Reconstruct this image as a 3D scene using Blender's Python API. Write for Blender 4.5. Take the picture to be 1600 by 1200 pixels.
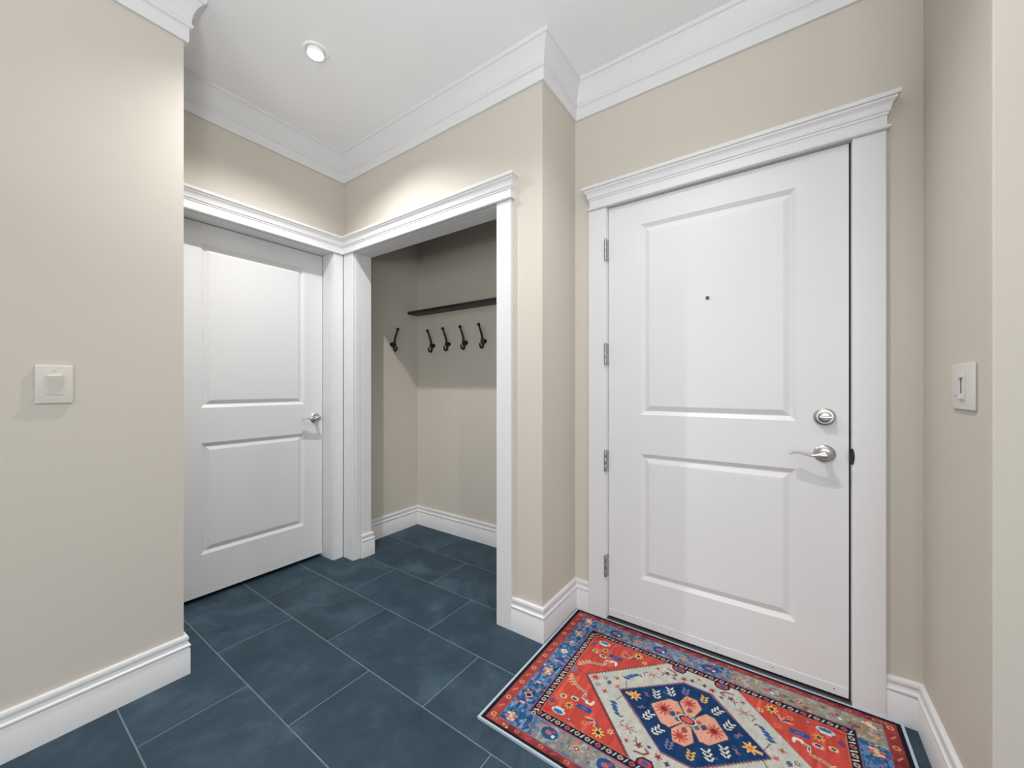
import bpy, bmesh, math, random
import numpy as np
from mathutils import Vector, Matrix
random.seed(7)
for o in list(bpy.data.objects): bpy.data.objects.remove(o)
SC = bpy.context.scene
C = SC.collection

# ------------------------------------------------------------------ camera
cam = bpy.data.cameras.new('camera')
cam.sensor_width = 36; cam.lens = 604.77 / 1600 * 36
cam.shift_y = 4.48 / 1600
cam.clip_start = 0.02
co = bpy.data.objects.new('camera', cam); C.objects.link(co)
co.location = (0, 0, 1.16); co.rotation_euler = (math.pi / 2, 0, 0.6092)
SC.camera = co
# ------------------------------------------------------------------ world and light
w = bpy.data.worlds.new('world'); SC.world = w; w.use_nodes = True
w.node_tree.nodes['Background'].inputs[0].default_value = (0.93, 0.96, 1.0, 1)
w.node_tree.nodes['Background'].inputs[1].default_value = 0.25
SC.view_settings.view_transform = 'Standard'; SC.view_settings.look = 'None'
SC.view_settings.exposure = 0.02; SC.view_settings.gamma = 1.0
SC.view_settings.use_curve_mapping = False
def area(name, loc, direction, sx, sy, power, col=(1, 1, 1)):
    l = bpy.data.lights.new(name, 'AREA'); l.shape = 'RECTANGLE'; l.size = sx; l.size_y = sy
    l.energy = power; l.color = col
    o = bpy.data.objects.new(name, l); C.objects.link(o); o.location = loc
    o.rotation_euler = Vector(direction).to_track_quat('-Z', 'Y').to_euler()
    return o
# daylight entering by the windows of the room behind the camera
area('daylight_rear', (0.80, -3.30, 1.35), (0, 1, 0), 2.5, 1.9, 74, (0.985, 0.985, 1.0))
area('daylight_side', (2.52, -1.2, 1.35), (-1, 0, 0), 2.2, 1.9, 32, (0.985, 0.985, 1.0))
# unseen fill lamp added to brighten the ceiling and upper walls
fl_ = bpy.data.lights.new('ceiling_fill', 'AREA'); fl_.shape = 'DISK'; fl_.size = .4; fl_.energy = 16; fl_.spread = math.radians(120)
fo_ = bpy.data.objects.new('ceiling_fill', fl_); C.objects.link(fo_); fo_.location = (.15, -.45, 1.45); fo_.rotation_euler = Vector((-.38, .42, 1.0)).to_track_quat('-Z', 'Y').to_euler()

# ------------------------------------------------------------------ main planes (metres, camera stands at x=0 y=0)
Yf, Yc, Yb = 1.8682, 1.5266, 2.2421
Xl, Xj, Xcl, Xn, Yn, Xr, YR = -2.4748, -0.8964, -2.5438, -1.9817, 0.5233, 0.3915, 1.3462
ZC, ZK = 2.735, 2.553           # ceiling, underside of the crown moulding
YREAR, XE = -3.2, 2.4
ZH = 2.055                      # underside of the door heads

# ------------------------------------------------------------------ materials
def lin(r, g, b):
    f = lambda c: (c / 255 / 12.92) if c / 255 <= 0.04045 else ((c / 255 + 0.055) / 1.055) ** 2.4
    return (f(r), f(g), f(b), 1)
def mat(name, col, rough=0.5, metal=0.0, nscale=0, namp=0.0, bump=0.0, bscale=200, spec=0.5):
    m = bpy.data.materials.new(name); m.use_nodes = True
    nt = m.node_tree; b = nt.nodes['Principled BSDF']
    b.inputs['Base Color'].default_value = col; b.inputs['Roughness'].default_value = rough
    b.inputs['Metallic'].default_value = metal
    b.inputs['Specular IOR Level'].default_value = spec
    tc = nt.nodes.new('ShaderNodeTexCoord')
    if nscale:
        n = nt.nodes.new('ShaderNodeTexNoise'); n.inputs['Scale'].default_value = nscale; n.inputs['Detail'].default_value = 5
        nt.links.new(tc.outputs['Object'], n.inputs['Vector'])
        r = nt.nodes.new('ShaderNodeValToRGB')
        r.color_ramp.elements[0].position = 0.3; r.color_ramp.elements[1].position = 0.7
        r.color_ramp.elements[0].color = tuple(c * (1 - namp) for c in col[:3]) + (1,)
        r.color_ramp.elements[1].color = tuple(min(1, c * (1 + namp)) for c in col[:3]) + (1,)
        nt.links.new(n.outputs[0], r.inputs[0]); nt.links.new(r.outputs[0], b.inputs['Base Color'])
    if bump:
        n2 = nt.nodes.new('ShaderNodeTexNoise'); n2.inputs['Scale'].default_value = bscale; n2.inputs['Detail'].default_value = 3
        nt.links.new(tc.outputs['Object'], n2.inputs['Vector'])
        bp = nt.nodes.new('ShaderNodeBump'); bp.inputs['Strength'].default_value = bump; bp.inputs['Distance'].default_value = 0.002
        nt.links.new(n2.outputs[0], bp.inputs['Height']); nt.links.new(bp.outputs[0], b.inputs['Normal'])
    return m
M = {
    'wall': mat('beige_wall_paint', (0.59, 0.553, 0.487, 1), 0.6, nscale=1.3, namp=0.012, bump=0.06, bscale=260, spec=0.3),
    'white': mat('white_trim_paint', (0.715, 0.715, 0.722, 1), 0.42, nscale=3, namp=0.008, bump=0.02, bscale=90, spec=0.4),
    'ceil': mat('white_ceiling_paint', (0.90, 0.90, 0.905, 1), 0.85, nscale=2, namp=0.01, bump=0.05, bscale=300, spec=0.2),
    'grout': mat('grey_grout', lin(104, 118, 128), 0.85, nscale=30, namp=0.12),
    'nickel': mat('satin_nickel', (0.55, 0.55, 0.54, 1), 0.30, 1.0, nscale=60, namp=0.04),
    'hinge': mat('brushed_steel', (0.40, 0.40, 0.40, 1), 0.38, 1.0, nscale=80, namp=0.06),
    'iron': mat('black_iron', (0.018, 0.015, 0.013, 1), 0.35, 0.6, nscale=60, namp=0.2),
    'iron_grey': mat('dark_grey_iron', (0.05, 0.045, 0.04, 1), 0.32, 0.7, nscale=60, namp=0.2),  # lighter grey iron, for the hook hubs
    'shelf': mat('black_stained_wood', (0.012, 0.010, 0.009, 1), 0.45, nscale=25, namp=0.35, bump=0.1, bscale=60),
    'plastic': mat('almond_plastic', (0.64, 0.615, 0.555, 1), 0.35, nscale=10, namp=0.01),
    'plastic2': mat('white_plastic', (0.65, 0.63, 0.595, 1), 0.35, nscale=10, namp=0.01),
    'slot': mat('shadow_grey_plastic', (0.10, 0.095, 0.085, 1), 0.6, nscale=10, namp=0.05),
    'rubber_gap_shade': mat('black_rubber_gap_shade', (0.012, 0.012, 0.014, 1), 0.7, nscale=20, namp=0.1),  # rubber black, also standing in for shade inside the door gaps
    'bronze': mat('dark_bronze_sill', (0.10, 0.105, 0.11, 1), 0.4, 0.7, nscale=40, namp=0.1),
    'binding': mat('pale_blue_cotton', lin(176, 190, 202), 0.9, nscale=200, namp=0.12, bump=0.3, bscale=500),
    'lens_glass': mat('dark_lens', (0.06, 0.06, 0.065, 1), 0.1, nscale=10, namp=0.05),
}
def tile_material():
    m = bpy.data.materials.new('blue_grey_slate_tile'); m.use_nodes = True
    nt = m.node_tree; b = nt.nodes['Principled BSDF']; L = nt.links.new
    geo = nt.nodes.new('ShaderNodeNewGeometry'); oi = nt.nodes.new('ShaderNodeObjectInfo')
    add = nt.nodes.new('ShaderNodeVectorMath'); add.operation = 'ADD'
    sc = nt.nodes.new('ShaderNodeVectorMath'); sc.operation = 'SCALE'; sc.inputs[0].default_value = (7, 11, 5)
    L(oi.outputs['Random'], sc.inputs['Scale']); L(geo.outputs['Position'], add.inputs[0]); L(sc.outputs[0], add.inputs[1])
    n1 = nt.nodes.new('ShaderNodeTexNoise'); n1.inputs['Scale'].default_value = 4.5; n1.inputs['Detail'].default_value = 7; n1.inputs['Roughness'].default_value = 0.62; n1.inputs['Distortion'].default_value = 0.6
    n2 = nt.nodes.new('ShaderNodeTexNoise'); n2.inputs['Scale'].default_value = 22; n2.inputs['Detail'].default_value = 6; n2.inputs['Roughness'].default_value = 0.7
    L(add.outputs[0], n1.inputs['Vector']); L(add.outputs[0], n2.inputs['Vector'])
    r = nt.nodes.new('ShaderNodeValToRGB'); e = r.color_ramp.elements
    e[0].position = 0.28; e[0].color = lin(33, 53, 67); e[1].position = 0.78; e[1].color = lin(68, 89, 103)
    x = e.new(0.52); x.color = lin(44, 65, 79)
    L(n1.outputs[0], r.inputs[0])
    mx = nt.nodes.new('ShaderNodeMixRGB'); mx.blend_type = 'OVERLAY'; mx.inputs[0].default_value = 0.35
    L(r.outputs[0], mx.inputs[1]); L(n2.outputs[0], mx.inputs[2])
    mv = nt.nodes.new('ShaderNodeHueSaturation')
    mr = nt.nodes.new('ShaderNodeMapRange'); mr.inputs['To Min'].default_value = 0.9; mr.inputs['To Max'].default_value = 1.08
    L(oi.outputs['Random'], mr.inputs[0]); L(mr.outputs[0], mv.inputs['Value']); L(mx.outputs[0], mv.inputs['Color'])
    L(mv.outputs[0], b.inputs['Base Color'])
    b.inputs['Roughness'].default_value = 0.55; b.inputs['Specular IOR Level'].default_value = 0.3
    bp = nt.nodes.new('ShaderNodeBump'); bp.inputs['Strength'].default_value = 0.12; bp.inputs['Distance'].default_value = 0.003
    L(n2.outputs[0], bp.inputs['Height']); L(bp.outputs[0], b.inputs['Normal'])
    return m
M['tile'] = tile_material()
def emit(name, col, s):
    m = bpy.data.materials.new(name); m.use_nodes = True; nt = m.node_tree
    nt.nodes.remove(nt.nodes['Principled BSDF']); e = nt.nodes.new('ShaderNodeEmission')
    e.inputs[0].default_value = col; e.inputs[1].default_value = s
    nt.links.new(e.outputs[0], nt.nodes['Material Output'].inputs[0]); return m
M['lamp'] = emit('lit_lamp_face', (1, 0.99, 0.97, 1), 12)

# ------------------------------------------------------------------ mesh helpers
def box(bm, x0, x1, y0, y1, z0, z1, bev=0.0, seg=2):
    x0, x1 = sorted((x0, x1)); y0, y1 = sorted((y0, y1)); z0, z1 = sorted((z0, z1))
    v = [bm.verts.new(p) for p in ((x0,y0,z0),(x1,y0,z0),(x1,y1,z0),(x0,y1,z0),(x0,y0,z1),(x1,y0,z1),(x1,y1,z1),(x0,y1,z1))]
    fs = [bm.faces.new([v[i] for i in q]) for q in ((3,2,1,0),(4,5,6,7),(0,1,5,4),(1,2,6,5),(2,3,7,6),(3,0,4,7))]
    if bev:
        ed = list({e for f in fs for e in f.edges})
        bmesh.ops.bevel(bm, geom=ed, offset=bev, segments=seg, affect='EDGES', profile=0.6)
    return bm
def NB(): return bmesh.new()
def B(*a, **k): return box(NB(), *a, **k)
def obj(name, bm, m, parent=None, loc=(0, 0, 0), rz=0.0, smooth=False, norm=True):
    if norm: bmesh.ops.recalc_face_normals(bm, faces=bm.faces)
    me = bpy.data.meshes.new(name); bm.to_mesh(me); bm.free()
    me.materials.append(M[m] if isinstance(m, str) else m)
    if smooth:
        for p in me.polygons: p.use_smooth = True
        me.set_sharp_from_angle(angle=math.radians(32))
    o = bpy.data.objects.new(name, me); C.objects.link(o)
    o.location = loc; o.rotation_euler = (0, 0, rz)
    if parent: o.parent = parent
    return o
def empty(name, loc=(0, 0, 0), rz=0.0, parent=None):
    o = bpy.data.objects.new(name, None); C.objects.link(o); o.location = loc; o.rotation_euler = (0, 0, rz)
    o.empty_display_size = 0.05
    if parent: o.parent = parent
    return o
def tag(o, label, cat, group=None):
    o['label'] = label; o['category'] = cat
    if group: o['group'] = group
    return o
def struct(o, label=None):
    o['kind'] = 'structure'
    if label: o['label'] = label
    return o
def copy_tree(o, parent=None):
    c = o.copy(); C.objects.link(c); c.parent = parent
    for ch in list(o.children): copy_tree(ch, c)
    return c
def sweep(bm, path, prof, i0=0, i1=None, closed=False):
    """profile (offset to the right of the path, z) carried along a plan polyline with mitred corners"""
    n = len(path); P = [Vector(p) for p in path]
    def right(a, b):
        d = (b - a).normalized(); return Vector((d.y, -d.x))
    ms = []
    for i in range(n):
        if closed or 0 < i < n - 1:
            a, b = right(P[i-1], P[i]), right(P[i], P[(i+1) % n]); ms.append((a + b) / (1 + a.dot(b)))
        elif i == 0: ms.append(right(P[0], P[1]))
        else: ms.append(right(P[-2], P[-1]))
    last = (n if closed else n - 1) if i1 is None else i1
    rings = []
    for k in range(i0, last + 1):
        i = k % n
        rings.append([bm.verts.new((P[i].x + ms[i].x * o, P[i].y + ms[i].y * o, z)) for o, z in prof])
    q = len(prof)
    for a, b in zip(rings, rings[1:]):
        for j in range(q):
            bm.faces.new((a[j], a[(j+1) % q], b[(j+1) % q], b[j]))
    if not closed:
        bm.faces.new(rings[0]); bm.faces.new(rings[-1][::-1])
    return bm
def lathe(bm, prof, axis='y', seg=28, at=(0, 0, 0)):
    """prof: (radius, height along the axis)"""
    rings = []
    for r, h in prof:
        ring = []
        for k in range(seg):
            a = 2 * math.pi * k / seg; c, s = math.cos(a) * r, math.sin(a) * r
            p = {'y': (c, h, s), 'z': (c, s, h), 'x': (h, c, s)}[axis]
            ring.append(bm.verts.new((p[0] + at[0], p[1] + at[1], p[2] + at[2])))
        rings.append(ring)
    for a, b in zip(rings, rings[1:]):
        for k in range(seg): bm.faces.new((a[k], a[(k+1) % seg], b[(k+1) % seg], b[k]))
    bm.faces.new(rings[0]); bm.faces.new(rings[-1])
    return bm
def tube(bm, pts, seg=10):
    """pts: (position, half height up, half width sideways) along a bent rod, smoothed"""
    P = [Vector(p[0]) for p in pts]; rings = []
    for i, p in enumerate(P):
        t = (P[min(i+1, len(P)-1)] - P[max(i-1, 0)]).normalized()
        up = Vector((0, 0, 1)) if abs(t.z) < 0.8 else Vector((0, 1, 0))
        s = t.cross(up).normalized(); u = s.cross(t).normalized()
        rings.append([bm.verts.new(p + u * math.sin(2*math.pi*k/seg) * pts[i][1] + s * math.cos(2*math.pi*k/seg) * pts[i][2]) for k in range(seg)])
    for a, b in zip(rings, rings[1:]):
        for k in range(seg): bm.faces.new((a[k], a[(k+1) % seg], b[(k+1) % seg], b[k]))
    bm.faces.new(rings[0]); bm.faces.new(rings[-1])
    return bm
def rod_bend(bm, P, r, seg=10):
    """round rod of radius r (number or list) in a plane x=const, parallel-transported frame"""
    P = [Vector(p) for p in P]; rr = r if isinstance(r, (list, tuple)) else [r] * len(P); rings = []
    for i, p in enumerate(P):
        t = (P[min(i+1, len(P)-1)] - P[max(i-1, 0)]).normalized(); s = Vector((1, 0, 0)); u = s.cross(t).normalized()
        rings.append([bm.verts.new(p + (u * math.sin(2*math.pi*k/seg) + s * math.cos(2*math.pi*k/seg)) * rr[i]) for k in range(seg)])
    for a, b in zip(rings, rings[1:]):
        for k in range(seg): bm.faces.new((a[k], a[(k+1) % seg], b[(k+1) % seg], b[k]))
    bm.faces.new(rings[0]); bm.faces.new(rings[-1])
    return bm
def smooth_pts(keys, n=6):
    """Catmull-Rom through tuples of floats"""
    out = []; K = [np.array(k, float) for k in keys]
    for i in range(len(K) - 1):
        a, b, c, d = K[max(i-1, 0)], K[i], K[i+1], K[min(i+2, len(K)-1)]
        for j in range(n):
            t = j / n
            out.append(0.5 * ((2*b) + (c-a)*t + (2*a-5*b+4*c-d)*t*t + (-a+3*b-3*c+d)*t**3))
    out.append(K[-1]); return out

# ------------------------------------------------------------------ shell
def walls(name, boxes, label, bev=0):
    bm = NB()
    for b in boxes: box(bm, *b, bev=bev)
    return struct(obj(name, bm, 'wall'), label)
T = 0.115
ED = 0.02                                   # jamb board thickness
FX0, FX1 = -0.7145, 0.2065                  # entry door opening between the jambs
CX0, CX1 = -2.34, -1.145                    # closet opening
LY0, LY1 = 0.62, 1.435                      # side door opening
struct(obj('ceiling', B(-2.8, XE + .1, YREAR - .1, 2.4, ZC, ZC + .12), 'ceil'), 'smooth white ceiling over the entry hall')
walls('wall_front', [(Xj, FX0 - ED, Yf, 1.99, 0, ZC), (FX1 + ED, Xr, Yf, 1.99, 0, ZC), (FX0 - ED, FX1 + ED, Yf, 1.99, ZH + ED, ZC),
                     (FX0 - ED, FX1 + ED, 1.95, 1.99, 0, ZH + ED)], 'beige wall around the white entry door')  # last box: unseen backing added behind the entry door to keep light out
walls('wall_closet_front', [(-2.64, CX0 - ED, Yc, 1.645, 0, ZC), (CX1 + ED, Xj, Yc, 1.645, 0, ZC), (CX0 - ED, CX1 + ED, Yc, 1.645, ZH + ED, ZC)],
      'beige wall with the open coat closet')
walls('wall_closet_right', [(Xj - T, Xj, 1.645, 2.36, 0, ZC)], 'short beige wall between closet and entry door')
walls('wall_closet_back', [(-2.66, Xj - T, Yb, 2.36, 0, ZC)], 'beige back wall of the coat closet')
walls('wall_closet_left', [(-2.66, Xcl, 1.645, Yb, 0, ZC)], 'beige side wall of the coat closet')
walls('wall_left_far', [(-2.64, Xl, Yn - .1, LY0 - ED, 0, ZC), (-2.64, Xl, LY1 + ED, Yc, 0, ZC), (-2.64, Xl, LY0 - ED, LY1 + ED, ZH + ED, ZC),
                        (-2.78, -2.68, Yn - .1, 1.6, 0, ZC)], 'beige wall around the white side door')  # last box: unseen slab added behind the side door against outside light
walls('wall_left_near', [(-2.78, Xn, YREAR - .1, Yn, 0, ZC)], 'beige wall nearest the viewer carrying the square light switch')
walls('wall_right', [(Xr, XE + .1, YR, 1.99, 0, ZC)], 'beige wall carrying the dimmer switch beside the entry door', bev=0.004)
# the rest of the hall behind the viewer, with two windows
walls('wall_rear', [(-2.1, -.45, YREAR - .1, YREAR, 0, ZC), (2.05, XE + .1, YREAR - .1, YREAR, 0, ZC), (-.45, 2.05, YREAR - .1, YREAR, 0, .4), (-.45, 2.05, YREAR - .1, YREAR, 2.3, ZC)],
      'beige rear wall of the hall with a wide window')
walls('wall_side', [(XE, XE + .1, YREAR, -2.3, 0, ZC), (XE, XE + .1, -.1, YR, 0, ZC), (XE, XE + .1, -2.3, -.1, 0, .4), (XE, XE + .1, -2.3, -.1, 2.3, ZC)],
      'beige side wall of the hall with a window')
for n, (hx, a0, a1) in enumerate((('y', -.45, 2.05), ('x', -2.3, -.1)), 1):
    wn = struct(empty('window_%d' % n), 'white framed window behind the viewer')
    nb = 3
    for k in range(nb + 1):
        p = a0 + (a1 - a0) * k / nb
        if hx == 'y': obj('stile', B(p - .025, p + .025, YREAR - .07, YREAR - .02, .4, 2.3, bev=.003), 'white', wn)
        else: obj('stile', B(XE + .02, XE + .07, p - .025, p + .025, .4, 2.3, bev=.003), 'white', wn)
    for z in (.425, 2.275):
        if hx == 'y': obj('rail', B(a0, a1, YREAR - .069, YREAR - .021, z - .025, z + .025, bev=.003), 'white', wn)
        else: obj('rail', B(XE + .021, XE + .069, a0, a1, z - .025, z + .025, bev=.003), 'white', wn)

# floor: grout bed and slate tiles in running bond
fl = struct(obj('floor', B(-2.8, XE + .1, YREAR - .1, 2.4, -.1, -.0016), 'grout'), 'blue grey slate tile floor laid in running bond')
PY, PX, G = 0.3185, 0.633, 0.0050
def tile_mesh():
    bm = B(-PX/2 + G/2, PX/2 - G/2, -PY/2 + G/2, PY/2 - G/2, -.009, 0, bev=.0012, seg=1)
    bmesh.ops.recalc_face_normals(bm, faces=bm.faces)
    me = bpy.data.meshes.new('tile'); bm.to_mesh(me); bm.free(); me.materials.append(M['tile']); return me
TM = tile_mesh()
for r in range(-13, 6):
    cy = 0.6475 + PY * (r + .5)
    if cy - PY/2 > Yb: continue
    for k in range(-2, 6):
        x = -2.02 + PX * (k + .5) + (0 if r % 2 == 0 else PX / 2) - (0 if r % 2 == 0 else PX)
        if x - PX/2 > XE - .05 or x + PX/2 < -2.8: continue
        if cy > 1.95 and x > -.9: continue
        if x < -2.35 and cy < .3: continue
        t = bpy.data.objects.new('tile', TM); C.objects.link(t); t.location = (x, cy, 0); t.parent = fl

# crown moulding
KP = [(0, ZK), (.012, ZK), (.014, ZK + .006), (.014, ZK + .052), (.018, ZK + .057), (.024, ZK + .060), (.026, ZK + .068), (.022, ZK + .074),
      (.020, ZK + .084), (.022, ZK + .104), (.028, ZK + .126), (.037, ZK + .146), (.047, ZK + .158), (.050, ZK + .163), (.057, ZK + .166), (.060, ZK + .174), (.060, ZC), (0, ZC)]
ring = [(Xn, YREAR), (Xn, Yn), (Xl, Yn), (Xl, Yc), (Xj, Yc), (Xj, Yf), (Xr, Yf), (Xr, YR), (XE, YR), (XE, YREAR)]
struct(obj('trim_1', sweep(NB(), ring, KP, closed=True), 'white', smooth=True), 'white crown moulding around the ceiling')

# baseboards
BP = [(0, 0), (.017, 0), (.017, .102), (.0150, .1055), (.0150, .1075), (.0180, .111), (.0190, .1145), (.0180, .118), (.0125, .1215), (.0105, .127), (.0105, .134),
      (.0125, .1365), (.0135, .141), (.0135, .148), (.0110, .1535), (.0075, .1555), (0, .1555)]
def base(name, path, label):
    struct(obj(name, sweep(NB(), path, BP), 'white', smooth=True), label)
base('baseboard_left', [(Xn, YREAR), (Xn, Yn), (Xl, Yn)], 'white moulded baseboard under the square light switch')
base('baseboard_middle', [(CX1 + .086, Yc), (Xj, Yc), (Xj, Yf), (-.8125, Yf)], 'white moulded baseboard turning the corner beside the entry door')
base('baseboard_right', [(.298, Yf), (Xr, Yf), (Xr, YR), (XE, YR), (XE, YREAR)], 'white moulded baseboard under the dimmer switch')
base('baseboard_closet', [(CX0, 1.563), (CX0, 1.645), (Xcl, 1.645), (Xcl, Yb), (Xj - T, Yb), (Xj - T, 1.645)], 'white moulded baseboard inside the coat closet')

# ------------------------------------------------------------------ door heads and casings
CAPP = [(-.01, 2.104), (.003, 2.104), (.0045, 2.112), (.0085, 2.114), (.0095, 2.120), (.011, 2.129), (.0155, 2.139), (.0225, 2.146), (.0235, 2.152), (.0290, 2.154), (.0310, 2.158), (.0310, 2.168), (-.01, 2.168)]
FRZ = [(-.02, ZH + .004), (0, ZH + .004), (0, 2.110), (-.02, 2.110)]
BEAD = [(-.012, ZH), (.005, ZH), (.009, ZH + .003), (.009, ZH + .009), (.005, ZH + .012), (-.012, ZH + .012)]
def head(par, path, i0=0, i1=None):
    obj('head_board', sweep(NB(), path, FRZ, i0, i1), 'white', par)
    obj('bead', sweep(NB(), path, BEAD, i0, i1), 'white', par, smooth=True)
    obj('cap_moulding', sweep(NB(), path, CAPP, i0, i1), 'white', par, smooth=True)
def jambs(par, boxes):
    for b in boxes: obj('jamb', B(*b, bev=.0008, seg=1), 'white', par)
d = .024
# entry door surround
t2 = struct(empty('trim_2', (0, 0, 0)), 'white casing with a crowned head around the entry door')
head(t2, [(-.806, Yf), (-.806, Yf - d), (.299, Yf - d), (.299, Yf)])
obj('side_casing', B(-.8125, FX0 - .003, Yf - .02, Yf, 0, ZH, bev=.003), 'white', t2)
obj('side_casing', B(FX1 + .001, .298, Yf - .02, Yf, 0, ZH, bev=.003), 'white', t2)
jambs(t2, [(FX0 - ED, FX0, Yf - .001, 1.95, 0, ZH), (FX1, FX1 + ED, Yf - .001, 1.95, 0, ZH), (FX0 - ED, FX1 + ED, Yf - .001, 1.95, ZH, ZH + ED)])
obj('threshold', B(FX0 - .001, FX1 + .001, 1.8475, 1.95, -.0005, .0125, bev=.003), 'bronze', t2)
for bx in ((FX0, FX0 + .03, 1.915, 1.948, .012, ZH), (FX1 - .03, FX1, 1.915, 1.948, .012, ZH), (FX0, FX1, 1.915, 1.948, ZH - .03, ZH), (FX0, FX1, 1.915, 1.948, .012, .03)):
    obj('weather_gap_strip', B(*bx), 'rubber_gap_shade', t2)
for bx in ((FX0, FX1, 1.876, 1.905, 2.0515, ZH), (FX0, -.7115, 1.876, 1.905, .02, ZH), (.2006, FX1, 1.876, 1.905, .02, ZH)):
    obj('weather_gap_strip', B(*bx), 'rubber_gap_shade', t2)  # black filler strips, painting the shade in the gaps round the leaf
# strike opening in the latch jamb
bm = NB()
lathe(bm, [(.030, 0), (.030, .0025)], axis='y', seg=28)
bmesh.ops.scale(bm, vec=(.24, 1, 1), verts=bm.verts)
obj('strike_plate', bm, 'rubber_gap_shade', t2, loc=(FX1 + .0005, Yf - .0222, .908))
# shared mitred corner: side door head and closet head
cp = [(Xl + d, Yn + .002), (Xl + d, Yc - d), (CX1 + .090, Yc - d), (CX1 + .090, Yc)]
t3 = struct(empty('trim_3'), 'white casing with a crowned head around the side door')
head(t3, cp, 0, 1)
obj('side_casing', B(Xl, Xl + .02, LY1 + .003, Yc - .021, 0, ZH, bev=.003), 'white', t3)
obj('side_casing', B(Xl, Xl + .02, Yn + .018, LY0 - .003, 0, ZH, bev=.003), 'white', t3)
jambs(t3, [(-2.66, Xl + .001, LY1, LY1 + ED, 0, ZH), (-2.66, Xl + .001, LY0 - ED, LY0, 0, ZH), (-2.66, Xl + .001, LY0 - ED, LY1 + ED, ZH, ZH + ED)])
for bx in ((-2.615, -2.598, LY0, LY1, 2.0513, ZH), (-2.615, -2.598, LY1 - .0038, LY1, .02, ZH)):
    obj('weather_gap_strip', B(*bx), 'rubber_gap_shade', t3)  # dark strips drawing the shaded gap lines at the side door's edges
t4 = struct(empty('trim_4'), 'white casing with a crowned head around the open closet')
head(t4, cp, 1, 3)
obj('side_casing', B(Xl + .022, CX0 - .003, Yc - .02, Yc, 0, ZH, bev=.003), 'white', t4)
obj('side_casing', B(CX1 + .001, CX1 + .086, Yc - .02, Yc, 0, ZH, bev=.003), 'white', t4)
g0, g1 = 1.5605, 1.5635
jambs(t4, [(CX0 - ED, CX0, Yc - .001, g0, 0, ZH), (CX1, CX1 + ED, Yc - .001, g0, 0, ZH), (CX0 - ED, CX1 + ED, Yc - .001, g0, ZH, ZH + ED),
           (CX0 - ED, CX0, g1, 1.645, 0, ZH), (CX1, CX1 + ED, g1, 1.645, 0, ZH), (CX0 - ED, CX1 + ED, g1, 1.645, ZH, ZH + ED)])

# ------------------------------------------------------------------ doors
def leaf(parent, W, H, th, pan):
    """front face y=0 looking to -y; pan = (x0, x1, [(z0, z1), ...])"""
    bm = NB(); x0, x1, zz = pan; s = .017; dp = .011
    xs = [0, x0, x1, W]; zs = [0] + [z for p in zz for z in p] + [H]
    for i in range(3):
        for j in range(len(zs) - 1):
            if i == 1 and j % 2 == 1: continue
            bm.faces.new([bm.verts.new((x, 0, z)) for x, z in ((xs[i], zs[j]), (xs[i+1], zs[j]), (xs[i+1], zs[j+1]), (xs[i], zs[j+1]))])
    def ringq(r0, y0, r1, y1):
        a = [(r0[0], y0, r0[2]), (r0[1], y0, r0[2]), (r0[1], y0, r0[3]), (r0[0], y0, r0[3])]
        b = [(r1[0], y1, r1[2]), (r1[1], y1, r1[2]), (r1[1], y1, r1[3]), (r1[0], y1, r1[3])]
        for k in range(4):
            bm.faces.new([bm.verts.new(p) for p in (a[k], a[(k+1) % 4], b[(k+1) % 4], b[k])])
    ins = lambda r, q: (r[0] + q, r[1] - q, r[2] + q, r[3] - q)
    for z0, z1 in zz:
        r = (x0, x1, z0, z1)
        ringq(r, 0, ins(r, .003), .002); ringq(ins(r, .003), .002, ins(r, s), dp); ringq(ins(r, s), dp, ins(r, s), th)
    for q in (((0,0,0),(0,0,H),(0,th,H),(0,th,0)), ((W,0,0),(W,0,H),(W,th,H),(W,th,0)), ((0,0,0),(W,0,0),(W,th,0),(0,th,0)), ((0,0,H),(W,0,H),(W,th,H),(0,th,H)), ((0,th,0),(W,th,0),(W,th,H),(0,th,H))):
        bm.faces.new([bm.verts.new(p) for p in q])
    bmesh.ops.remove_doubles(bm, verts=bm.verts, dist=1e-5)
    lf = obj('door_leaf', bm, 'white', parent)
    for z0, z1 in zz:
        bm = NB(); r = (x0 + s, x1 - s, z0 + s, z1 - s)
        rs = [(ins(r, 0), th - .002), (ins(r, 0), dp + .0004), (ins(r, .003), dp), (ins(r, .022), .003), (ins(r, .026), .0022)]
        V = [[bm.verts.new(p) for p in ((q[0], y, q[2]), (q[1], y, q[2]), (q[1], y, q[3]), (q[0], y, q[3]))] for q, y in rs]
        for a, b in zip(V, V[1:]):
            for k in range(4): bm.faces.new((a[k], a[(k+1) % 4], b[(k+1) % 4], b[k]))
        bm.faces.new(V[-1]); bm.faces.new(V[0])
        obj('raised_panel', bm, 'white', lf)
    return lf
ROSE = [(.0335, 0), (.0335, .003), (.031, .006), (.026, .009), (.019, .011), (.013, .0125)]
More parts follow.
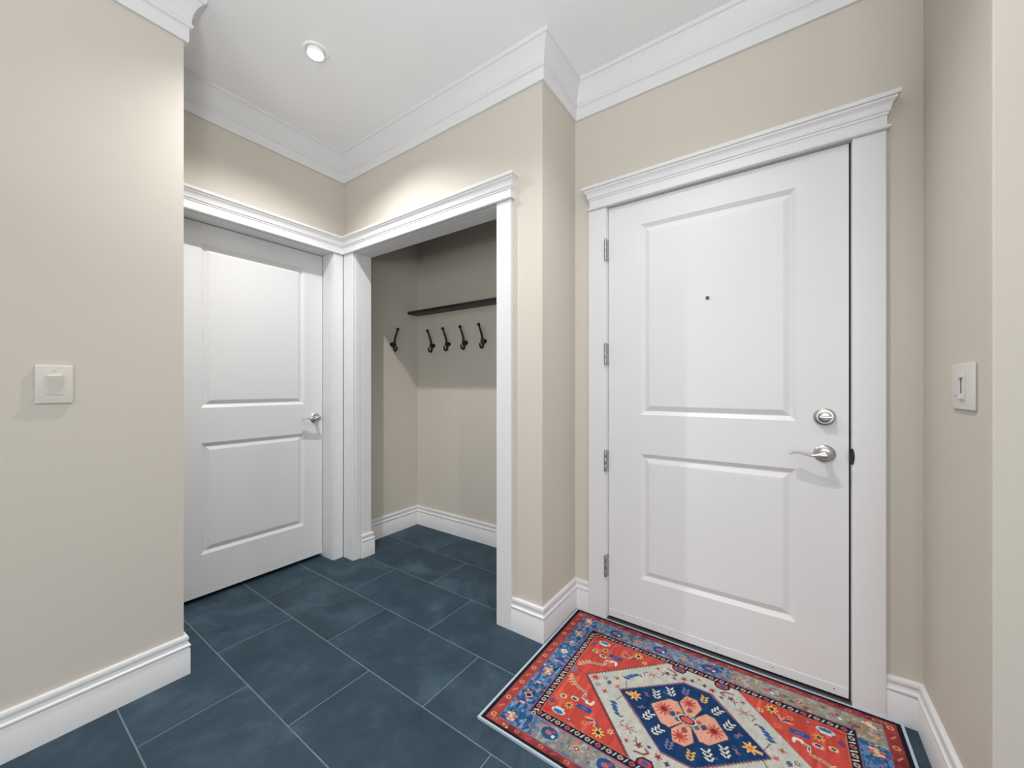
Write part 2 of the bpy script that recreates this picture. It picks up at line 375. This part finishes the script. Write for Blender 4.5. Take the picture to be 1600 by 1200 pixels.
def lever_handle(parent, loc, rz):
    """local: x along the lever, y out of the door, z up"""
    e = empty('lever_handle', loc, rz, parent); e['label'] = 'satin nickel wave lever handle'
    obj('rose', lathe(NB(), ROSE, 'y', 36), 'nickel', e, smooth=True)
    obj('neck', lathe(NB(), [(.0125, .010), (.011, .02), (.0105, .046), (.0125, .052)], 'y', 24), 'nickel', e, smooth=True)
    K = [(-.014, .052, .000, .0035, .0030), (-.011, .053, .000, .0125, .0060), (0, .054, .000, .0150, .0085), (.012, .054, -.001, .0115, .0085), (.026, .053, -.003, .0075, .0085),
         (.042, .051, -.0035, .0052, .0090), (.060, .049, -.0005, .0042, .0105), (.078, .047, .0025, .0036, .0125), (.092, .046, .0015, .0032, .0125), (.101, .045, -.003, .0024, .0095), (.105, .045, -.0065, .0012, .0040)]
    pts = [((k[0], k[1], k[2]), max(k[3], .0008), max(k[4], .0008)) for k in smooth_pts(K, 4)]
    obj('lever', tube(NB(), pts, 14), 'nickel', e, smooth=True)
    return e
# entry door
D1 = struct(empty('door_1', (-.7112, Yf - .0015, .0185)), 'white two panel entry door with peephole and deadbolt')
leaf(D1, .9115, 2.0325, .044, (.157, .7555, [(.224, .822), (1.009, 1.917)]))
sw = obj('door_sweep', B(.0015, .910, -.0035, 0, .001, .036, bev=.001), 'white', D1)
for x in (.07, .29, .48, .68, .87):
    obj('screw', lathe(NB(), [(.0028, 0), (.0022, -.0012)], 'y', 10, (x, -.0035, .021)), 'hinge', sw)
for z in (1.7715, 1.2535, .7225, .200):
    h = empty('hinge', (-.0078, -.0250, z), 0, D1); h['label'] = 'brushed steel butt hinge'
    for k in range(3):
        obj('knuckle', lathe(NB(), [(.0066, k * .0345), (.0070, k * .0345 + .001), (.0070, k * .0345 + .0325), (.0066, k * .0345 + .0335)], 'z', 16), 'hinge', h, smooth=True)
    obj('pin_tip', lathe(NB(), [(.0035, .102), (.0055, .1035), (.0045, .107), (.001, .108)], 'z', 14), 'hinge', h, smooth=True)
    obj('hinge_plate', B(.0045, .0068, -.002, .030, .001, .102), 'hinge', h)
ph = empty('peephole', (.446, 0, 1.530), 0, D1); ph['label'] = 'small round peephole with dark lens'
obj('collar', lathe(NB(), [(.0085, 0), (.0085, -.002), (.0060, -.0032), (.0055, -.001)], 'y', 20), 'hinge', ph, smooth=True)
obj('lens', lathe(NB(), [(.0056, -.0025), (.0040, -.0034), (.001, -.0038)], 'y', 16), 'lens_glass', ph, smooth=True)
db = empty('deadbolt', (.842, 0, 1.029), math.pi, D1); db['label'] = 'round satin nickel deadbolt with thumb turn'
obj('rose', lathe(NB(), [(.0335, 0), (.0335, .008), (.0315, .011), (.0270, .0130), (.0235, .0135)], 'y', 36), 'nickel', db, smooth=True)
obj('turn_disc', lathe(NB(), [(.0215, .010), (.0215, .0150), (.019, .0165), (.004, .017)], 'y', 32), 'nickel', db, smooth=True)
bm = NB(); box(bm, -.022, .018, .016, .036, -.0050, .0050, bev=.0035, seg=3)
obj('thumb_turn', bm, 'nickel', db, smooth=True)
lever_handle(D1, (.842, 0, .8905), math.pi)
# side door
D2 = struct(empty('door_2', (-2.585, LY0 + .003, .0245), math.pi / 2), 'white two panel side door with lever handle')
leaf(D2, LY1 - LY0 - .007, 2.0265, .035, (.133, .687, [(.222, .829), (1.021, 1.917)]))
lever_handle(D2, (1.381 - LY0 - .003, 0, .9265), math.pi)

# ------------------------------------------------------------------ ceiling downlights
def downlight(x, y, label, watt, aim=(0, 0, -1)):
    e = tag(empty('recessed_downlight', (x, y, ZC)), label, 'ceiling light')
    obj('trim_ring', lathe(NB(), [(.056, 0), (.056, -.003), (.053, -.006), (.044, -.0065), (.041, -.003), (.040, 0)], 'z', 40), 'ceil', e, smooth=True)
    obj('gimbal', lathe(NB(), [(.039, 0), (.039, -.012), (.036, -.017), (.033, -.017)], 'z', 40), 'ceil', e, smooth=True)
    obj('lamp', lathe(NB(), [(.034, -.0150), (.033, -.0190), (.024, -.0225), (.010, -.0240)], 'z', 36), 'lamp', e, smooth=True)
    l = bpy.data.lights.new('downlight_beam', 'SPOT'); l.spot_size = math.radians(133); l.spot_blend = 1.0
    l.shadow_soft_size = .010; l.energy = watt; l.color = (1.0, 0.985, 0.965)
    lo = bpy.data.objects.new('downlight_beam', l); C.objects.link(lo); lo.parent = e; lo.location = (0, 0, -.030)
    lo.rotation_euler = Vector(aim).to_track_quat('-Z', 'Y').to_euler()
    return e
downlight(-1.795, .962, 'lit round downlight in the ceiling before the side door', 104)
downlight(-.37, .90, 'lit round downlight in the ceiling above the rug', 68)

# ------------------------------------------------------------------ closet shelf and coat hooks
sh = tag(empty('wall_shelf', (-1.9, Yb, 1.759)), 'narrow black wooden shelf on the closet back wall above the hooks', 'shelf')
obj('board', B(Xcl + .001 + 1.9, .62, -.108, -.0005, 0, .0225, bev=.0015), 'shelf', sh)
for x in (-.35, .35):
    obj('mounting_rod', lathe(NB(), [(.005, -.06), (.005, -.0006)], 'y', 12, (x, 0, .011)), 'iron', sh)
def coat_hook():
    """local: y out of the wall, z up, origin at the centre of the wall plate"""
    e = empty('coat_hook')
    bm = lathe(NB(), [(.030, 0), (.030, .003), (.027, .006), (.020, .0075)], 'y', 28)
    bmesh.ops.scale(bm, vec=(1, 1, .62), verts=bm.verts)
    pl = obj('wall_plate', bm, 'iron', e, smooth=True)
    for s in (-1, 1):
        obj('screw', lathe(NB(), [(.0050, .006), (.0045, .0085), (.002, .0095)], 'y', 14, (s * .021, 0, 0)), 'iron', pl, smooth=True)
    obj('hub', lathe(NB(), [(.019, .005), (.021, .012), (.020, .019), (.0165, .023), (.006, .0235)], 'y', 8), 'iron_grey', e)
    P = smooth_pts([(0, .012, .004), (0, .020, .018), (0, .026, .045), (0, .040, .078), (0, .058, .113)], 5)
    obj('upper_prong', rod_bend(NB(), P, list(np.linspace(.0090, .0064, len(P)))), 'iron', e, smooth=True)
    bm = NB(); bmesh.ops.create_uvsphere(bm, u_segments=16, v_segments=10, radius=.0125); bmesh.ops.translate(bm, verts=bm.verts, vec=(0, .060, .118))
    obj('upper_knob', bm, 'iron', e, smooth=True)
    P = smooth_pts([(0, .012, -.004), (0, .012, -.026), (0, .016, -.042), (0, .028, -.050), (0, .041, -.043), (0, .047, -.026), (0, .048, -.017)], 5)
    obj('lower_hook', rod_bend(NB(), P, list(np.linspace(.0085, .0062, len(P)))), 'iron', e, smooth=True)
    return e
GH = 'coat hooks in the closet'
k0 = coat_hook(); k0.location = (-2.360, Yb, 1.497); k0.rotation_euler.z = math.pi
tag(k0, 'black iron double coat hook on the back wall, nearest the closet corner', 'coat hook', GH)
for x, lb in ((-2.186, 'black iron double coat hook on the back wall, second from the closet corner'),
              (-2.004, 'black iron double coat hook on the back wall, third from the closet corner'),
              (-1.820, 'black iron double coat hook on the back wall, nearest the closet casing')):
    k = copy_tree(k0); k.location = (x, Yb, 1.499); tag(k, lb, 'coat hook', GH)
k = copy_tree(k0); k.location = (Xcl, 1.987, 1.496); k.rotation_euler.z = -math.pi / 2
tag(k, 'black iron double coat hook alone on the closet side wall', 'coat hook', GH)

# ------------------------------------------------------------------ switches
sw = tag(empty('light_switch', (Xn, .184, 1.168), -math.pi / 2), 'almond plastic square rocker light switch on the wall nearest the viewer', 'light switch')
bm = B(-.0415, .0415, 0, .0065, -.0625, .0625, bev=.003, seg=3); obj('cover_plate', bm, 'plastic', sw, smooth=True)
obj('rocker_frame', B(-.0185, .0185, .006, .0090, -.0330, .0330, bev=.0012), 'plastic', sw)
bm = B(-.0150, .0150, .0075, .0125, -.0285, .0285, bev=.0012)
for v in bm.verts:
    if v.co.y > .0095: v.co.y += .0035 * (v.co.z / .0285)
obj('rocker', bm, 'plastic', sw)
for z in (-.0475, .0475):
    obj('screw', lathe(NB(), [(.0034, .006), (.0030, .0078), (.001, .008)], 'y', 14, (0, 0, z)), 'plastic', sw)
dm = tag(empty('dimmer_switch', (Xr, 1.501, 1.161), math.pi / 2), 'white plastic sliding dimmer switch on the wall beside the entry door', 'dimmer switch')
obj('cover_plate', B(-.0750, .0750, 0, .0075, -.0600, .0600, bev=.0035, seg=3), 'plastic2', dm, smooth=True)
fr = obj('dimmer_frame', B(-.0270, .0110, .007, .0100, -.0350, .0350, bev=.0012), 'plastic2', dm)
obj('slot', B(-.0105, -.0035, .0100, .0104, -.0180, .0220), 'slot', fr)
obj('slider', B(-.0230, .0070, .0095, .0150, .0225, .0295, bev=.0015), 'plastic2', dm)
obj('toggle', B(-.0230, .0070, .0095, .0135, -.0330, -.0245, bev=.0015), 'plastic2', dm)
obj('locator_slit', B(.026, .048, .0072, .0077, -.0270, -.0250), 'slot', dm)

# ------------------------------------------------------------------ rug
RX, RY, HU, HV = -.267, 1.4445, .600, .3985
NXR, NYR = 520, 346
uu = np.linspace(-HU, HU, NXR); vv = np.linspace(-HV, HV, NYR)
U, V = np.meshgrid(uu, vv)
rng = np.random.default_rng(3)
img = np.zeros((NYR, NXR, 3))
def L3(r, g, b): return np.array(lin(r, g, b)[:3])
def vnoise(su, sv, seed):
    g = np.random.default_rng(seed).random((int(2 * HV / sv) + 3, int(2 * HU / su) + 3))
    a = (U + HU) / su; b = (V + HV) / sv; i = a.astype(int); j = b.astype(int); fa = a - i; fb = b - j
    fa = fa * fa * (3 - 2 * fa); fb = fb * fb * (3 - 2 * fb)
    return (g[j, i] * (1-fa) + g[j, i+1] * fa) * (1-fb) + (g[j+1, i] * (1-fa) + g[j+1, i+1] * fa) * fb
def put(mask, col, k=1.0):
    img[mask] = img[mask] * (1 - k) + np.asarray(col) * k
def poly(pts):
    m = np.zeros(U.shape, bool); n = len(pts)
    for i in range(n):
        (x0, y0), (x1, y1) = pts[i], pts[(i+1) % n]
        if y0 == y1: continue
        c = ((y0 > V) != (y1 > V)) & (U < (x1 - x0) * (V - y0) / (y1 - y0) + x0); m ^= c
    return m
def ell(x, y, a, b=None):
    b = b or a; return ((U - x) / a) ** 2 + ((V - y) / b) ** 2 < 1
def dia(x, y, a, b=None):
    b = b or a; return abs(U - x) / a + abs(V - y) / b < 1
def rect(x, y, a, b): return (abs(U - x) < a) & (abs(V - y) < b)
def line(pts, wd):
    m = np.zeros(U.shape, bool)
    for (x0, y0), (x1, y1) in zip(pts, pts[1:]):
        dx, dy = x1 - x0, y1 - y0; l2 = dx*dx + dy*dy + 1e-12
        t = np.clip(((U - x0) * dx + (V - y0) * dy) / l2, 0, 1)
        m |= (U - x0 - t*dx) ** 2 + (V - y0 - t*dy) ** 2 < wd * wd
    return m
def flower(x, y, r, petals, col, core, ph=0):
    a = np.arctan2(V - y, U - x); d_ = np.hypot(U - x, V - y)
    put(d_ < r * (.72 + .28 * np.cos(petals * a + ph)), col); put(d_ < r * .33, core)
def tree(x, y, s, col, ang, n=3):
    ca, sa = math.cos(ang), math.sin(ang)
    tr = lambda p: (x + p[0]*ca - p[1]*sa, y + p[0]*sa + p[1]*ca)
    put(line([tr((0, -s)), tr((0, s))], .0016), L3(20, 40, 60))
    for k in range(n):
        h = -s * .75 + k * 1.5 * s / (n - 1)
        for q in (-1, 1): put(line([tr((q * .0035, h - .004)), tr((q * s * .62, h + s * .28))], .0030), col)
RED, DRED, BLUE, LBLUE, NAVY = L3(202, 72, 60), L3(126, 50, 52), L3(40, 90, 142), L3(104, 150, 190), L3(14, 58, 104)
CREAM, PEACH, BLACK, PINK, GOLD, OLIVE = L3(198, 198, 188), L3(226, 164, 138), L3(30, 30, 44), L3(176, 120, 140), L3(224, 178, 92), L3(150, 146, 124)
WHITE, ROSE_, TEAL = L3(222, 222, 216), L3(200, 84, 84), L3(40, 120, 150)
AU, AV = abs(U), abs(V)
# outer edge and outer red border
put(AU < 9, L3(28, 26, 38))
put((AU < .586) & (AV < .3865), DRED); s1 = vnoise(.03, .02, 11)[..., None]
m = (AU < .586) & (AV < .3865); img[m] = (img * (.72 + .6 * s1) + RED * .28 * s1)[m]
put((U < -.5) & m, L3(178, 74, 66), .6)
for k in range(-8, 9):
    y = k * .045
    for sx in (-1, 1):
        if k % 2 == 0: put(ell(sx * .567, y, .010), L3(228, 150, 110)); put(ell(sx * .567, y, .0045), L3(150, 50, 50))
        else: put(line([(sx * .567 - .006, y - .008), (sx * .567 + .006, y + .008)], .0028), L3(226, 120, 104))
for k in range(-12, 13):
    x = k * .046
    for sy in (-1, 1):
        if k % 2 == 0: put(ell(x, sy * .3735, .009, .0065), L3(206, 122, 92)); put(ell(x, sy * .3735, .004, .003), L3(120, 44, 46))
        else: put(line([(x - .008, sy * .3735 - .004), (x + .008, sy * .3735 + .004)], .0022), L3(190, 92, 80))
# blue main border, worn to olive along the far right
put((AU < .549) & (AV < .362), L3(132, 110, 146)); mb = (AU < .545) & (AV < .358)
n1 = vnoise(.009, .022, 1); n2 = vnoise(.05, .05, 2); n3 = vnoise(.012, .012, 5)
base_ = BLUE * (.55 + .9 * n1)[..., None] * (.8 + .5 * n2)[..., None]
put(mb, base_[mb])
mm = mb & (n3 > .62); put(mm, LBLUE, .7)
mm = mb & (vnoise(.007, .016, 71) > .80); put(mm, L3(150, 190, 214), .6)
mm = mb & (vnoise(.007, .018, 72) > .82); put(mm, L3(20, 52, 110), .8)
mm = mb & (n3 < .20); put(mm, TEAL, .7)
mm = mb & (vnoise(.010, .010, 8) > .84); put(mm, ROSE_, .7)
mm = mb & (vnoise(.010, .010, 9) > .88); put(mm, L3(214, 150, 110), .7)
worn = np.clip((U - .04 + .10 * (n2 - .5)) / .12, 0, 1) * (V > .25)
worn = np.maximum(worn, np.clip((U + .44) / .05, 0, 1) * (V < -.24) * .75)
worn = np.maximum(worn, .30 * ((U > -.46) & (V > .25) & (U < .04)))
col = np.where((n3 > .6)[..., None], L3(172, 172, 158), OLIVE) * (.8 + .4 * n1)[..., None]
img[mb] = (img * (1 - worn[..., None]) + col * worn[..., None])[mb]
mm = mb & (worn > .5) & (vnoise(.02, .016, 21) > .80); put(mm, L3(196, 120, 88), .75)
mm = mb & (worn > .5) & (vnoise(.018, .018, 22) > .84); put(mm, L3(120, 60, 66), .7)
mm = mb & (worn > .5) & (vnoise(.02, .012, 23) > .85); put(mm, L3(70, 96, 120), .7)
for sx in (-1, 1):
    x = sx * .512
    for k in range(-3, 4):
        y = max(-.334, min(.334, k * .145 + .0715))
        put(line([(x - .032, y + .073), (x - .012, y + .066), (x + .012, y + .080), (x + .034, y + .070)], .0022), PINK)
        put(ell(x, y + .073, .011, .005), L3(224, 170, 164))
        if k % 2 == 0:
            c_ = (L3(196, 82, 70), WHITE, BLACK)[(k // 2) % 3]
            put(dia(x, y, .025, .021), L3(30, 70, 130)); put(dia(x, y, .020, .0165), L3(226, 178, 140) if k % 4 else WHITE); put(dia(x, y, .0135, .011), c_ if k % 4 else WHITE); put(dia(x, y, .006, .005), L3(60, 50, 50))
        else:
            for a in range(6):
                an = a * math.pi / 3 + .4; put(ell(x + .015 * math.cos(an), y + .014 * math.sin(an), .0075, .0055), (L3(222, 110, 76), GOLD, L3(236, 190, 170))[a % 3])
            put(ell(x, y, .007), L3(240, 200, 190))
        for q in range(5):
            put(ell(x + rng.uniform(-.03, .03), y + rng.uniform(-.06, .06), .0042), (ROSE_, L3(230, 130, 130), TEAL, GOLD, L3(190, 210, 220))[q])
for k in range(-6, 7):
    x = k * .098 + .024
    for sy in (-1, 1):
        y = sy * .316
        if abs(x) > .45: continue
        if k % 2 == 0:
            put(ell(x, y, .030, .023), L3(28, 84, 140) if x < .1 else L3(150, 160, 160)); put(ell(x - .004, y, .012, .008), L3(190, 104, 104)); put(ell(x + .016, y - .006, .006), WHITE); put(ell(x + .010, y + .011, .006), L3(176, 56, 110))
        else:
            put(dia(x, y, .020, .017), L3(206, 150, 120)); put(dia(x, y, .012, .010), L3(70, 80, 110)); put(dia(x, y, .006, .005), L3(220, 205, 190))
        put(line([(x + .032, y + .03), (x + .05, y), (x + .038, y - .03)], .0018), PINK)
# inner guard of dark beads
put((AU < .4725) & (AV < .2830), L3(156, 106, 136)); put((AU < .4685) & (AV < .2795), L3(60, 44, 70)); put((AU < .4665) & (AV < .2775), BLACK)
for k in range(-7, 8):
    for sx in (-1, 1):
        x, y = sx * .4540, k * .0365 - .022
        put(ell(x, y, .0088), L3(198, 178, 158) if k % 3 else L3(206, 110, 110)); put(ell(x, y, .0042), L3(70, 50, 56)); put(line([(x - .007, y + .015), (x + .007, y + .021)], .0024), WHITE)
for k in range(-12, 13):
    for sy in (-1, 1):
        x, y = k * .0365, sy * .2645
        put(ell(x, y, .0090, .0075), L3(196, 170, 150) if k % 3 else L3(190, 96, 100)); put(ell(x, y, .0042, .0034), L3(70, 50, 56)); put(line([(x + .015, y - .006), (x + .021, y + .006)], .0022), L3(190, 200, 216))
# red field with its abrash
put((AU < .4425) & (AV < .2520), L3(200, 120, 96)); mf = (AU < .4395) & (AV < .2495)
fld = RED * (.82 + .34 * vnoise(.012, .06, 31))[..., None]; put(mf, fld[mf])
mm = mf & (vnoise(.016, .05, 32) > .78); put(mm, L3(232, 112, 84), .6)
for sx in (-1, 1):
    for sy in (-1, 1):
        P_ = lambda pts: [(sx * a, sy * b) for a, b in pts]
        put(line(P_([(.425, .036), (.414, .052), (.398, .066), (.372, .080), (.342, .086)]), .0052), L3(226, 196, 160))
        put(line(P_([(.425, .036), (.414, .052), (.398, .066), (.372, .080), (.342, .086)]), .0020), L3(90, 80, 100))
        for a, b in ((.430, .050), (.424, .064), (.412, .074), (.402, .082)): put(line(P_([(a, b), (a - .012, b - .010)]), .0022), L3(230, 190, 150))
        put(line(P_([(.338, .098), (.338, .116), (.322, .120), (.318, .130), (.300, .128), (.298, .114)]), .0050), WHITE)
        put(line(P_([(.338, .100), (.337, .114), (.324, .118)]), .0022), L3(90, 70, 80))
        put(rect(sx * .314, sy * .158, .028, .0105), L3(36, 84, 150)); put(rect(sx * .314, sy * .158, .012, .004), L3(110, 110, 160))
        flower(sx * .366, sy * .176, .019, 8, L3(220, 160, 80), L3(40, 90, 70))
        flower(sx * .236, sy * .222, .021, 8, L3(232, 200, 96), L3(40, 50, 70))
        put(ell(sx * .386, sy * .220, .026, .013), L3(190, 214, 224)); put(ell(sx * .386, sy * .222, .018, .008), L3(50, 110, 150)); put(line(P_([(.400, .206), (.372, .206)]), .003), WHITE)
        put(ell(sx * .402, sy * .150, .013, .010), L3(232, 200, 150)); put(ell(sx * .402, sy * .150, .007, .006), L3(70, 90, 100))
        put(ell(sx * .362, sy * .136, .016, .010), L3(214, 190, 176)); put(ell(sx * .362, sy * .138, .009, .005), L3(50, 60, 80))
        for a in range(5):
            an = a * .5 + .2; put(line(P_([(.262, .182), (.262 + .034 * math.cos(an), .182 + .026 * math.sin(an))]), .0028), (GOLD, L3(60, 70, 110), L3(230, 130, 130), GOLD, L3(60, 80, 120))[a])
        put(dia(sx * .425, sy * .190, .012, .018), L3(130, 70, 110)); put(dia(sx * .420, sy * .236, .016, .010), L3(212, 40, 40))
        flower(sx * .204, sy * .196, .012, 6, L3(226, 190, 140), L3(190, 80, 70)); flower(sx * .290, sy * .214, .011, 6, L3(226, 150, 110), L3(150, 50, 60))
        flower(sx * .340, sy * .230, .012, 5, L3(150, 70, 110), L3(230, 180, 150))
    put(dia(sx * .430, 0, .014, .022), L3(120, 130, 150)); put(line([(sx * .430, 0), (sx * .378, 0)], .0025), L3(150, 70, 120))
# cream hexagon with stepped edge
def hexa(tip, tx, ty): return [(-tip, 0), (-tx, ty), (tx, ty), (tip, 0), (tx, -ty), (-tx, -ty)]
saw = .0035 * np.sign(np.sin(2 * math.pi * (U + V) / .018)) ; U0, V0 = U, V
U = U0 + saw * np.sign(U0)
put(poly(hexa(.378, .130, .2495)), L3(84, 52, 66)); put(poly(hexa(.371, .124, .2495)), CREAM)
U = U0
mc = poly(hexa(.368, .121, .2495)); img[mc] = (img * (.9 + .16 * vnoise(.02, .02, 41))[..., None])[mc]
put(mc & (vnoise(.09, .06, 42) > .66), L3(182, 190, 178), .35)
for sx in (-1, 1):
    flower(sx * .340, .006, .019, 8, L3(206, 96, 76), L3(170, 60, 56)); flower(sx * .306, .026, .011, 8, L3(104, 56, 92), CREAM); flower(sx * .318, -.022, .011, 8, L3(120, 50, 70), CREAM)
    flower(sx * .268, .050, .012, 4, L3(190, 130, 96), L3(120, 50, 60)); flower(sx * .284, -.040, .013, 4, L3(180, 120, 90), L3(120, 50, 60)); flower(sx * .252, .010, .012, 6, L3(206, 112, 108), L3(180, 90, 90))
    put(rect(sx * .285, .012, .008, .007), L3(96, 96, 130)); put(rect(sx * .285, .012, .003, .012), L3(96, 96, 130))
    for sy in (-1, 1):
        P_ = lambda pts: [(sx * a, sy * b) for a, b in pts]
        put(line(P_([(.236, .058), (.220, .020)]), .0014), L3(110, 60, 60))
        for q, (a, b) in enumerate(((.238, .072), (.230, .086), (.222, .098), (.212, .110))): put(dia(sx * a, sy * b, .017 - .002 * q, .009), L3(46, 98, 156))
        put(line(P_([(.208, .114), (.196, .118), (.190, .110)]), .0022), L3(70, 70, 90))
        for a in range(6):
            an = a * 1.05; put(line(P_([(.158, .148), (.158 + .026 * math.cos(an), .148 + .018 * math.sin(an))]), .0020), L3(178, 120, 118))
        put(line(P_([(.182, .124), (.190, .140), (.180, .152)]), .0016), L3(130, 70, 80)); put(line(P_([(.128, .166), (.122, .180), (.132, .186)]), .0016), L3(50, 70, 110))
        flower(sx * .112, sy * .190, .013, 5, L3(140, 70, 76), L3(90, 70, 80)); flower(sx * .150, sy * .196, .010, 5, L3(190, 110, 96), L3(110, 40, 50))
        put(line(P_([(.118, .218), (.090, .214), (.078, .200), (.090, .192)]), .0034), L3(150, 70, 76))
        flower(sx * .050, sy * .196, .013, 5, L3(176, 76, 72), L3(130, 50, 56)); flower(sx * .022, sy * .204, .010, 4, L3(60, 70, 100), L3(110, 60, 70)); put(dia(sx * .082, sy * .178, .009, .006), L3(46, 80, 120)); put(dia(0, sy * .226, .008, .006), L3(190, 100, 96))
        # pendants at the guard
        put(poly(P_([(.104, .2510), (.104, .236), (.090, .222), (.060, .222), (.052, .236), (.052, .2510)])), L3(40, 40, 56)); put(poly(P_([(.098, .2510), (.098, .238), (.088, .228), (.063, .228), (.058, .238), (.058, .2510)])), L3(196, 70, 84))
        put(ell(sx * .078, sy * .240, .011, .008), L3(30, 96, 156))
# navy hexagon
U = U0 + .6 * saw * np.sign(U0)
put(poly(hexa(.244, .050, .177)), L3(140, 90, 110)); put(poly(hexa(.238, .046, .171)), NAVY)
U = U0
mn = poly(hexa(.234, .045, .167)); img[mn] = (img * (.8 + .45 * vnoise(.015, .05, 51))[..., None])[mn]
put(mn & (vnoise(.02, .02, 52) > .9), L3(50, 120, 170), .6)
for sx in (-1, 1):
    put(rect(sx * .205, .002, .012, .006), L3(226, 170, 100)); flower(sx * .184, .004, .024, 7, L3(236, 188, 96), L3(226, 120, 66), .5)
    for sy in (-1, 1):
        tree(sx * .119, sy * .057, .019, WHITE, -sx * sy * .35); tree(sx * .077, sy * .100, .019, WHITE if sx < 0 or sy < 0 else WHITE, -sx * sy * .5)
        put(line([(sx * .158, sy * .040), (sx * .140, sy * .030)], .0028), L3(150, 90, 110)); put(line([(sx * .150, sy * .042), (sx * .148, sy * .028)], .0020), L3(150, 110, 120))
        tree(sx * .032, sy * .132, .016, GOLD if sx > 0 else L3(120, 120, 170), 0)
    # peach lobes left and right
    put(poly([(sx * a, b) for a, b in ((.128, 0), (.076, .066), (.046, .068), (.014, .020), (.014, -.020), (.046, -.068), (.076, -.066))]), L3(70, 60, 80))
    put(poly([(sx * a, b) for a, b in ((.124, 0), (.074, .062), (.047, .064), (.016, .020), (.016, -.020), (.047, -.064), (.074, -.062))]), PEACH)
for sy in (-1, 1):
    put(poly([(a, sy * b) for a, b in ((-.043, .066), (-.028, .114), (.010, .116), (.036, .080), (.016, .022), (-.016, .022))]), L3(70, 60, 80))
    put(poly([(a, sy * b) for a, b in ((-.040, .067), (-.026, .110), (.009, .112), (.032, .080), (.014, .024), (-.014, .024))]), PEACH)
    flower(-.010, sy * .080, .027, 9, L3(206, 86, 74), L3(170, 60, 66)); put(ell(-.002, sy * .046, .010, .012), L3(150, 80, 96)); put(ell(.006, sy * .034, .006, .008), GOLD)
for sx in (-1, 1):
    flower(sx * .080, .004, .031, 11, L3(206, 84, 72), L3(120, 50, 70), .3); put(dia(sx * .050, 0, .012, .015), L3(44, 84, 120)); put(ell(sx * .032, .012, .009), L3(190, 80, 90)); put(ell(sx * .030, -.014, .009), L3(60, 110, 130)); put(ell(sx * .018, .022, .006), L3(60, 130, 140))
put(ell(-.003, 0, .030, .021), L3(220, 214, 204)); put(ell(-.003, 0, .026, .0175), L3(40, 44, 80)); put(ell(-.003, 0, .019, .012), L3(226, 86, 78))
# weave: fine thread speckle
gl = img @ np.array([.25, .6, .15])
img = img * .93 + gl[..., None] * .07
img *= (.84 + .14 * vnoise(.006, .03, 61) * 1.0)[..., None] * (.88 + .24 * rng.random((NYR, NXR)))[..., None] * .90
verts = [(x, y, .0072 + .0003 * math.sin(x * 900)) for y in vv for x in uu]
faces = [(j*NXR+i, j*NXR+i+1, (j+1)*NXR+i+1, (j+1)*NXR+i) for j in range(NYR-1) for i in range(NXR-1)]
# underside and edges so the rug has thickness
nb = len(verts)
edge_idx = [i for i in range(NXR)] + [j*NXR + NXR-1 for j in range(1, NYR)] + [(NYR-1)*NXR + i for i in range(NXR-2, -1, -1)] + [j*NXR for j in range(NYR-2, 0, -1)]
verts += [(verts[i][0], verts[i][1], .0008) for i in edge_idx]; ne = len(edge_idx)
faces += [(edge_idx[k], nb + k, nb + (k+1) % ne, edge_idx[(k+1) % ne]) for k in range(ne)] + [tuple(nb + k for k in range(ne))[::-1]]
me = bpy.data.meshes.new('rug'); me.from_pydata(verts, [], faces); me.update()
ca = me.color_attributes.new('weave', 'FLOAT_COLOR', 'POINT')
cols = np.ones((len(verts), 4), np.float32); cols[:nb, :3] = img.reshape(-1, 3); cols[nb:, :3] = L3(60, 70, 90)
ca.data.foreach_set('color', cols.ravel())
rm = bpy.data.materials.new('printed_woven_rug'); rm.use_nodes = True; nt = rm.node_tree; b = nt.nodes['Principled BSDF']
at = nt.nodes.new('ShaderNodeAttribute'); at.attribute_name = 'weave'
tc = nt.nodes.new('ShaderNodeTexCoord'); nz = nt.nodes.new('ShaderNodeTexNoise'); nz.inputs['Scale'].default_value = 420
bp = nt.nodes.new('ShaderNodeBump'); bp.inputs['Strength'].default_value = .25; bp.inputs['Distance'].default_value = .001
nt.links.new(at.outputs['Color'], b.inputs['Base Color']); nt.links.new(tc.outputs['Object'], nz.inputs['Vector'])
nt.links.new(nz.outputs[0], bp.inputs['Height']); nt.links.new(bp.outputs[0], b.inputs['Normal'])
b.inputs['Roughness'].default_value = .9; b.inputs['Specular IOR Level'].default_value = .15
me.materials.append(rm)
rug = bpy.data.objects.new('rug', me); C.objects.link(rug); rug.location = (RX, RY, 0)
tag(rug, 'red and blue patterned oriental rug with a navy medallion before the entry door', 'rug')
bw = .0085
obj('binding', sweep(NB(), [(-HU, -HV), (-HU, HV), (HU, HV), (HU, -HV)], [(-.006 + .0075, .0004), (-.006 + .0075, .0085), (-.006 - .0005, .0090), (-.006, .0004)], closed=True), 'binding', rug)
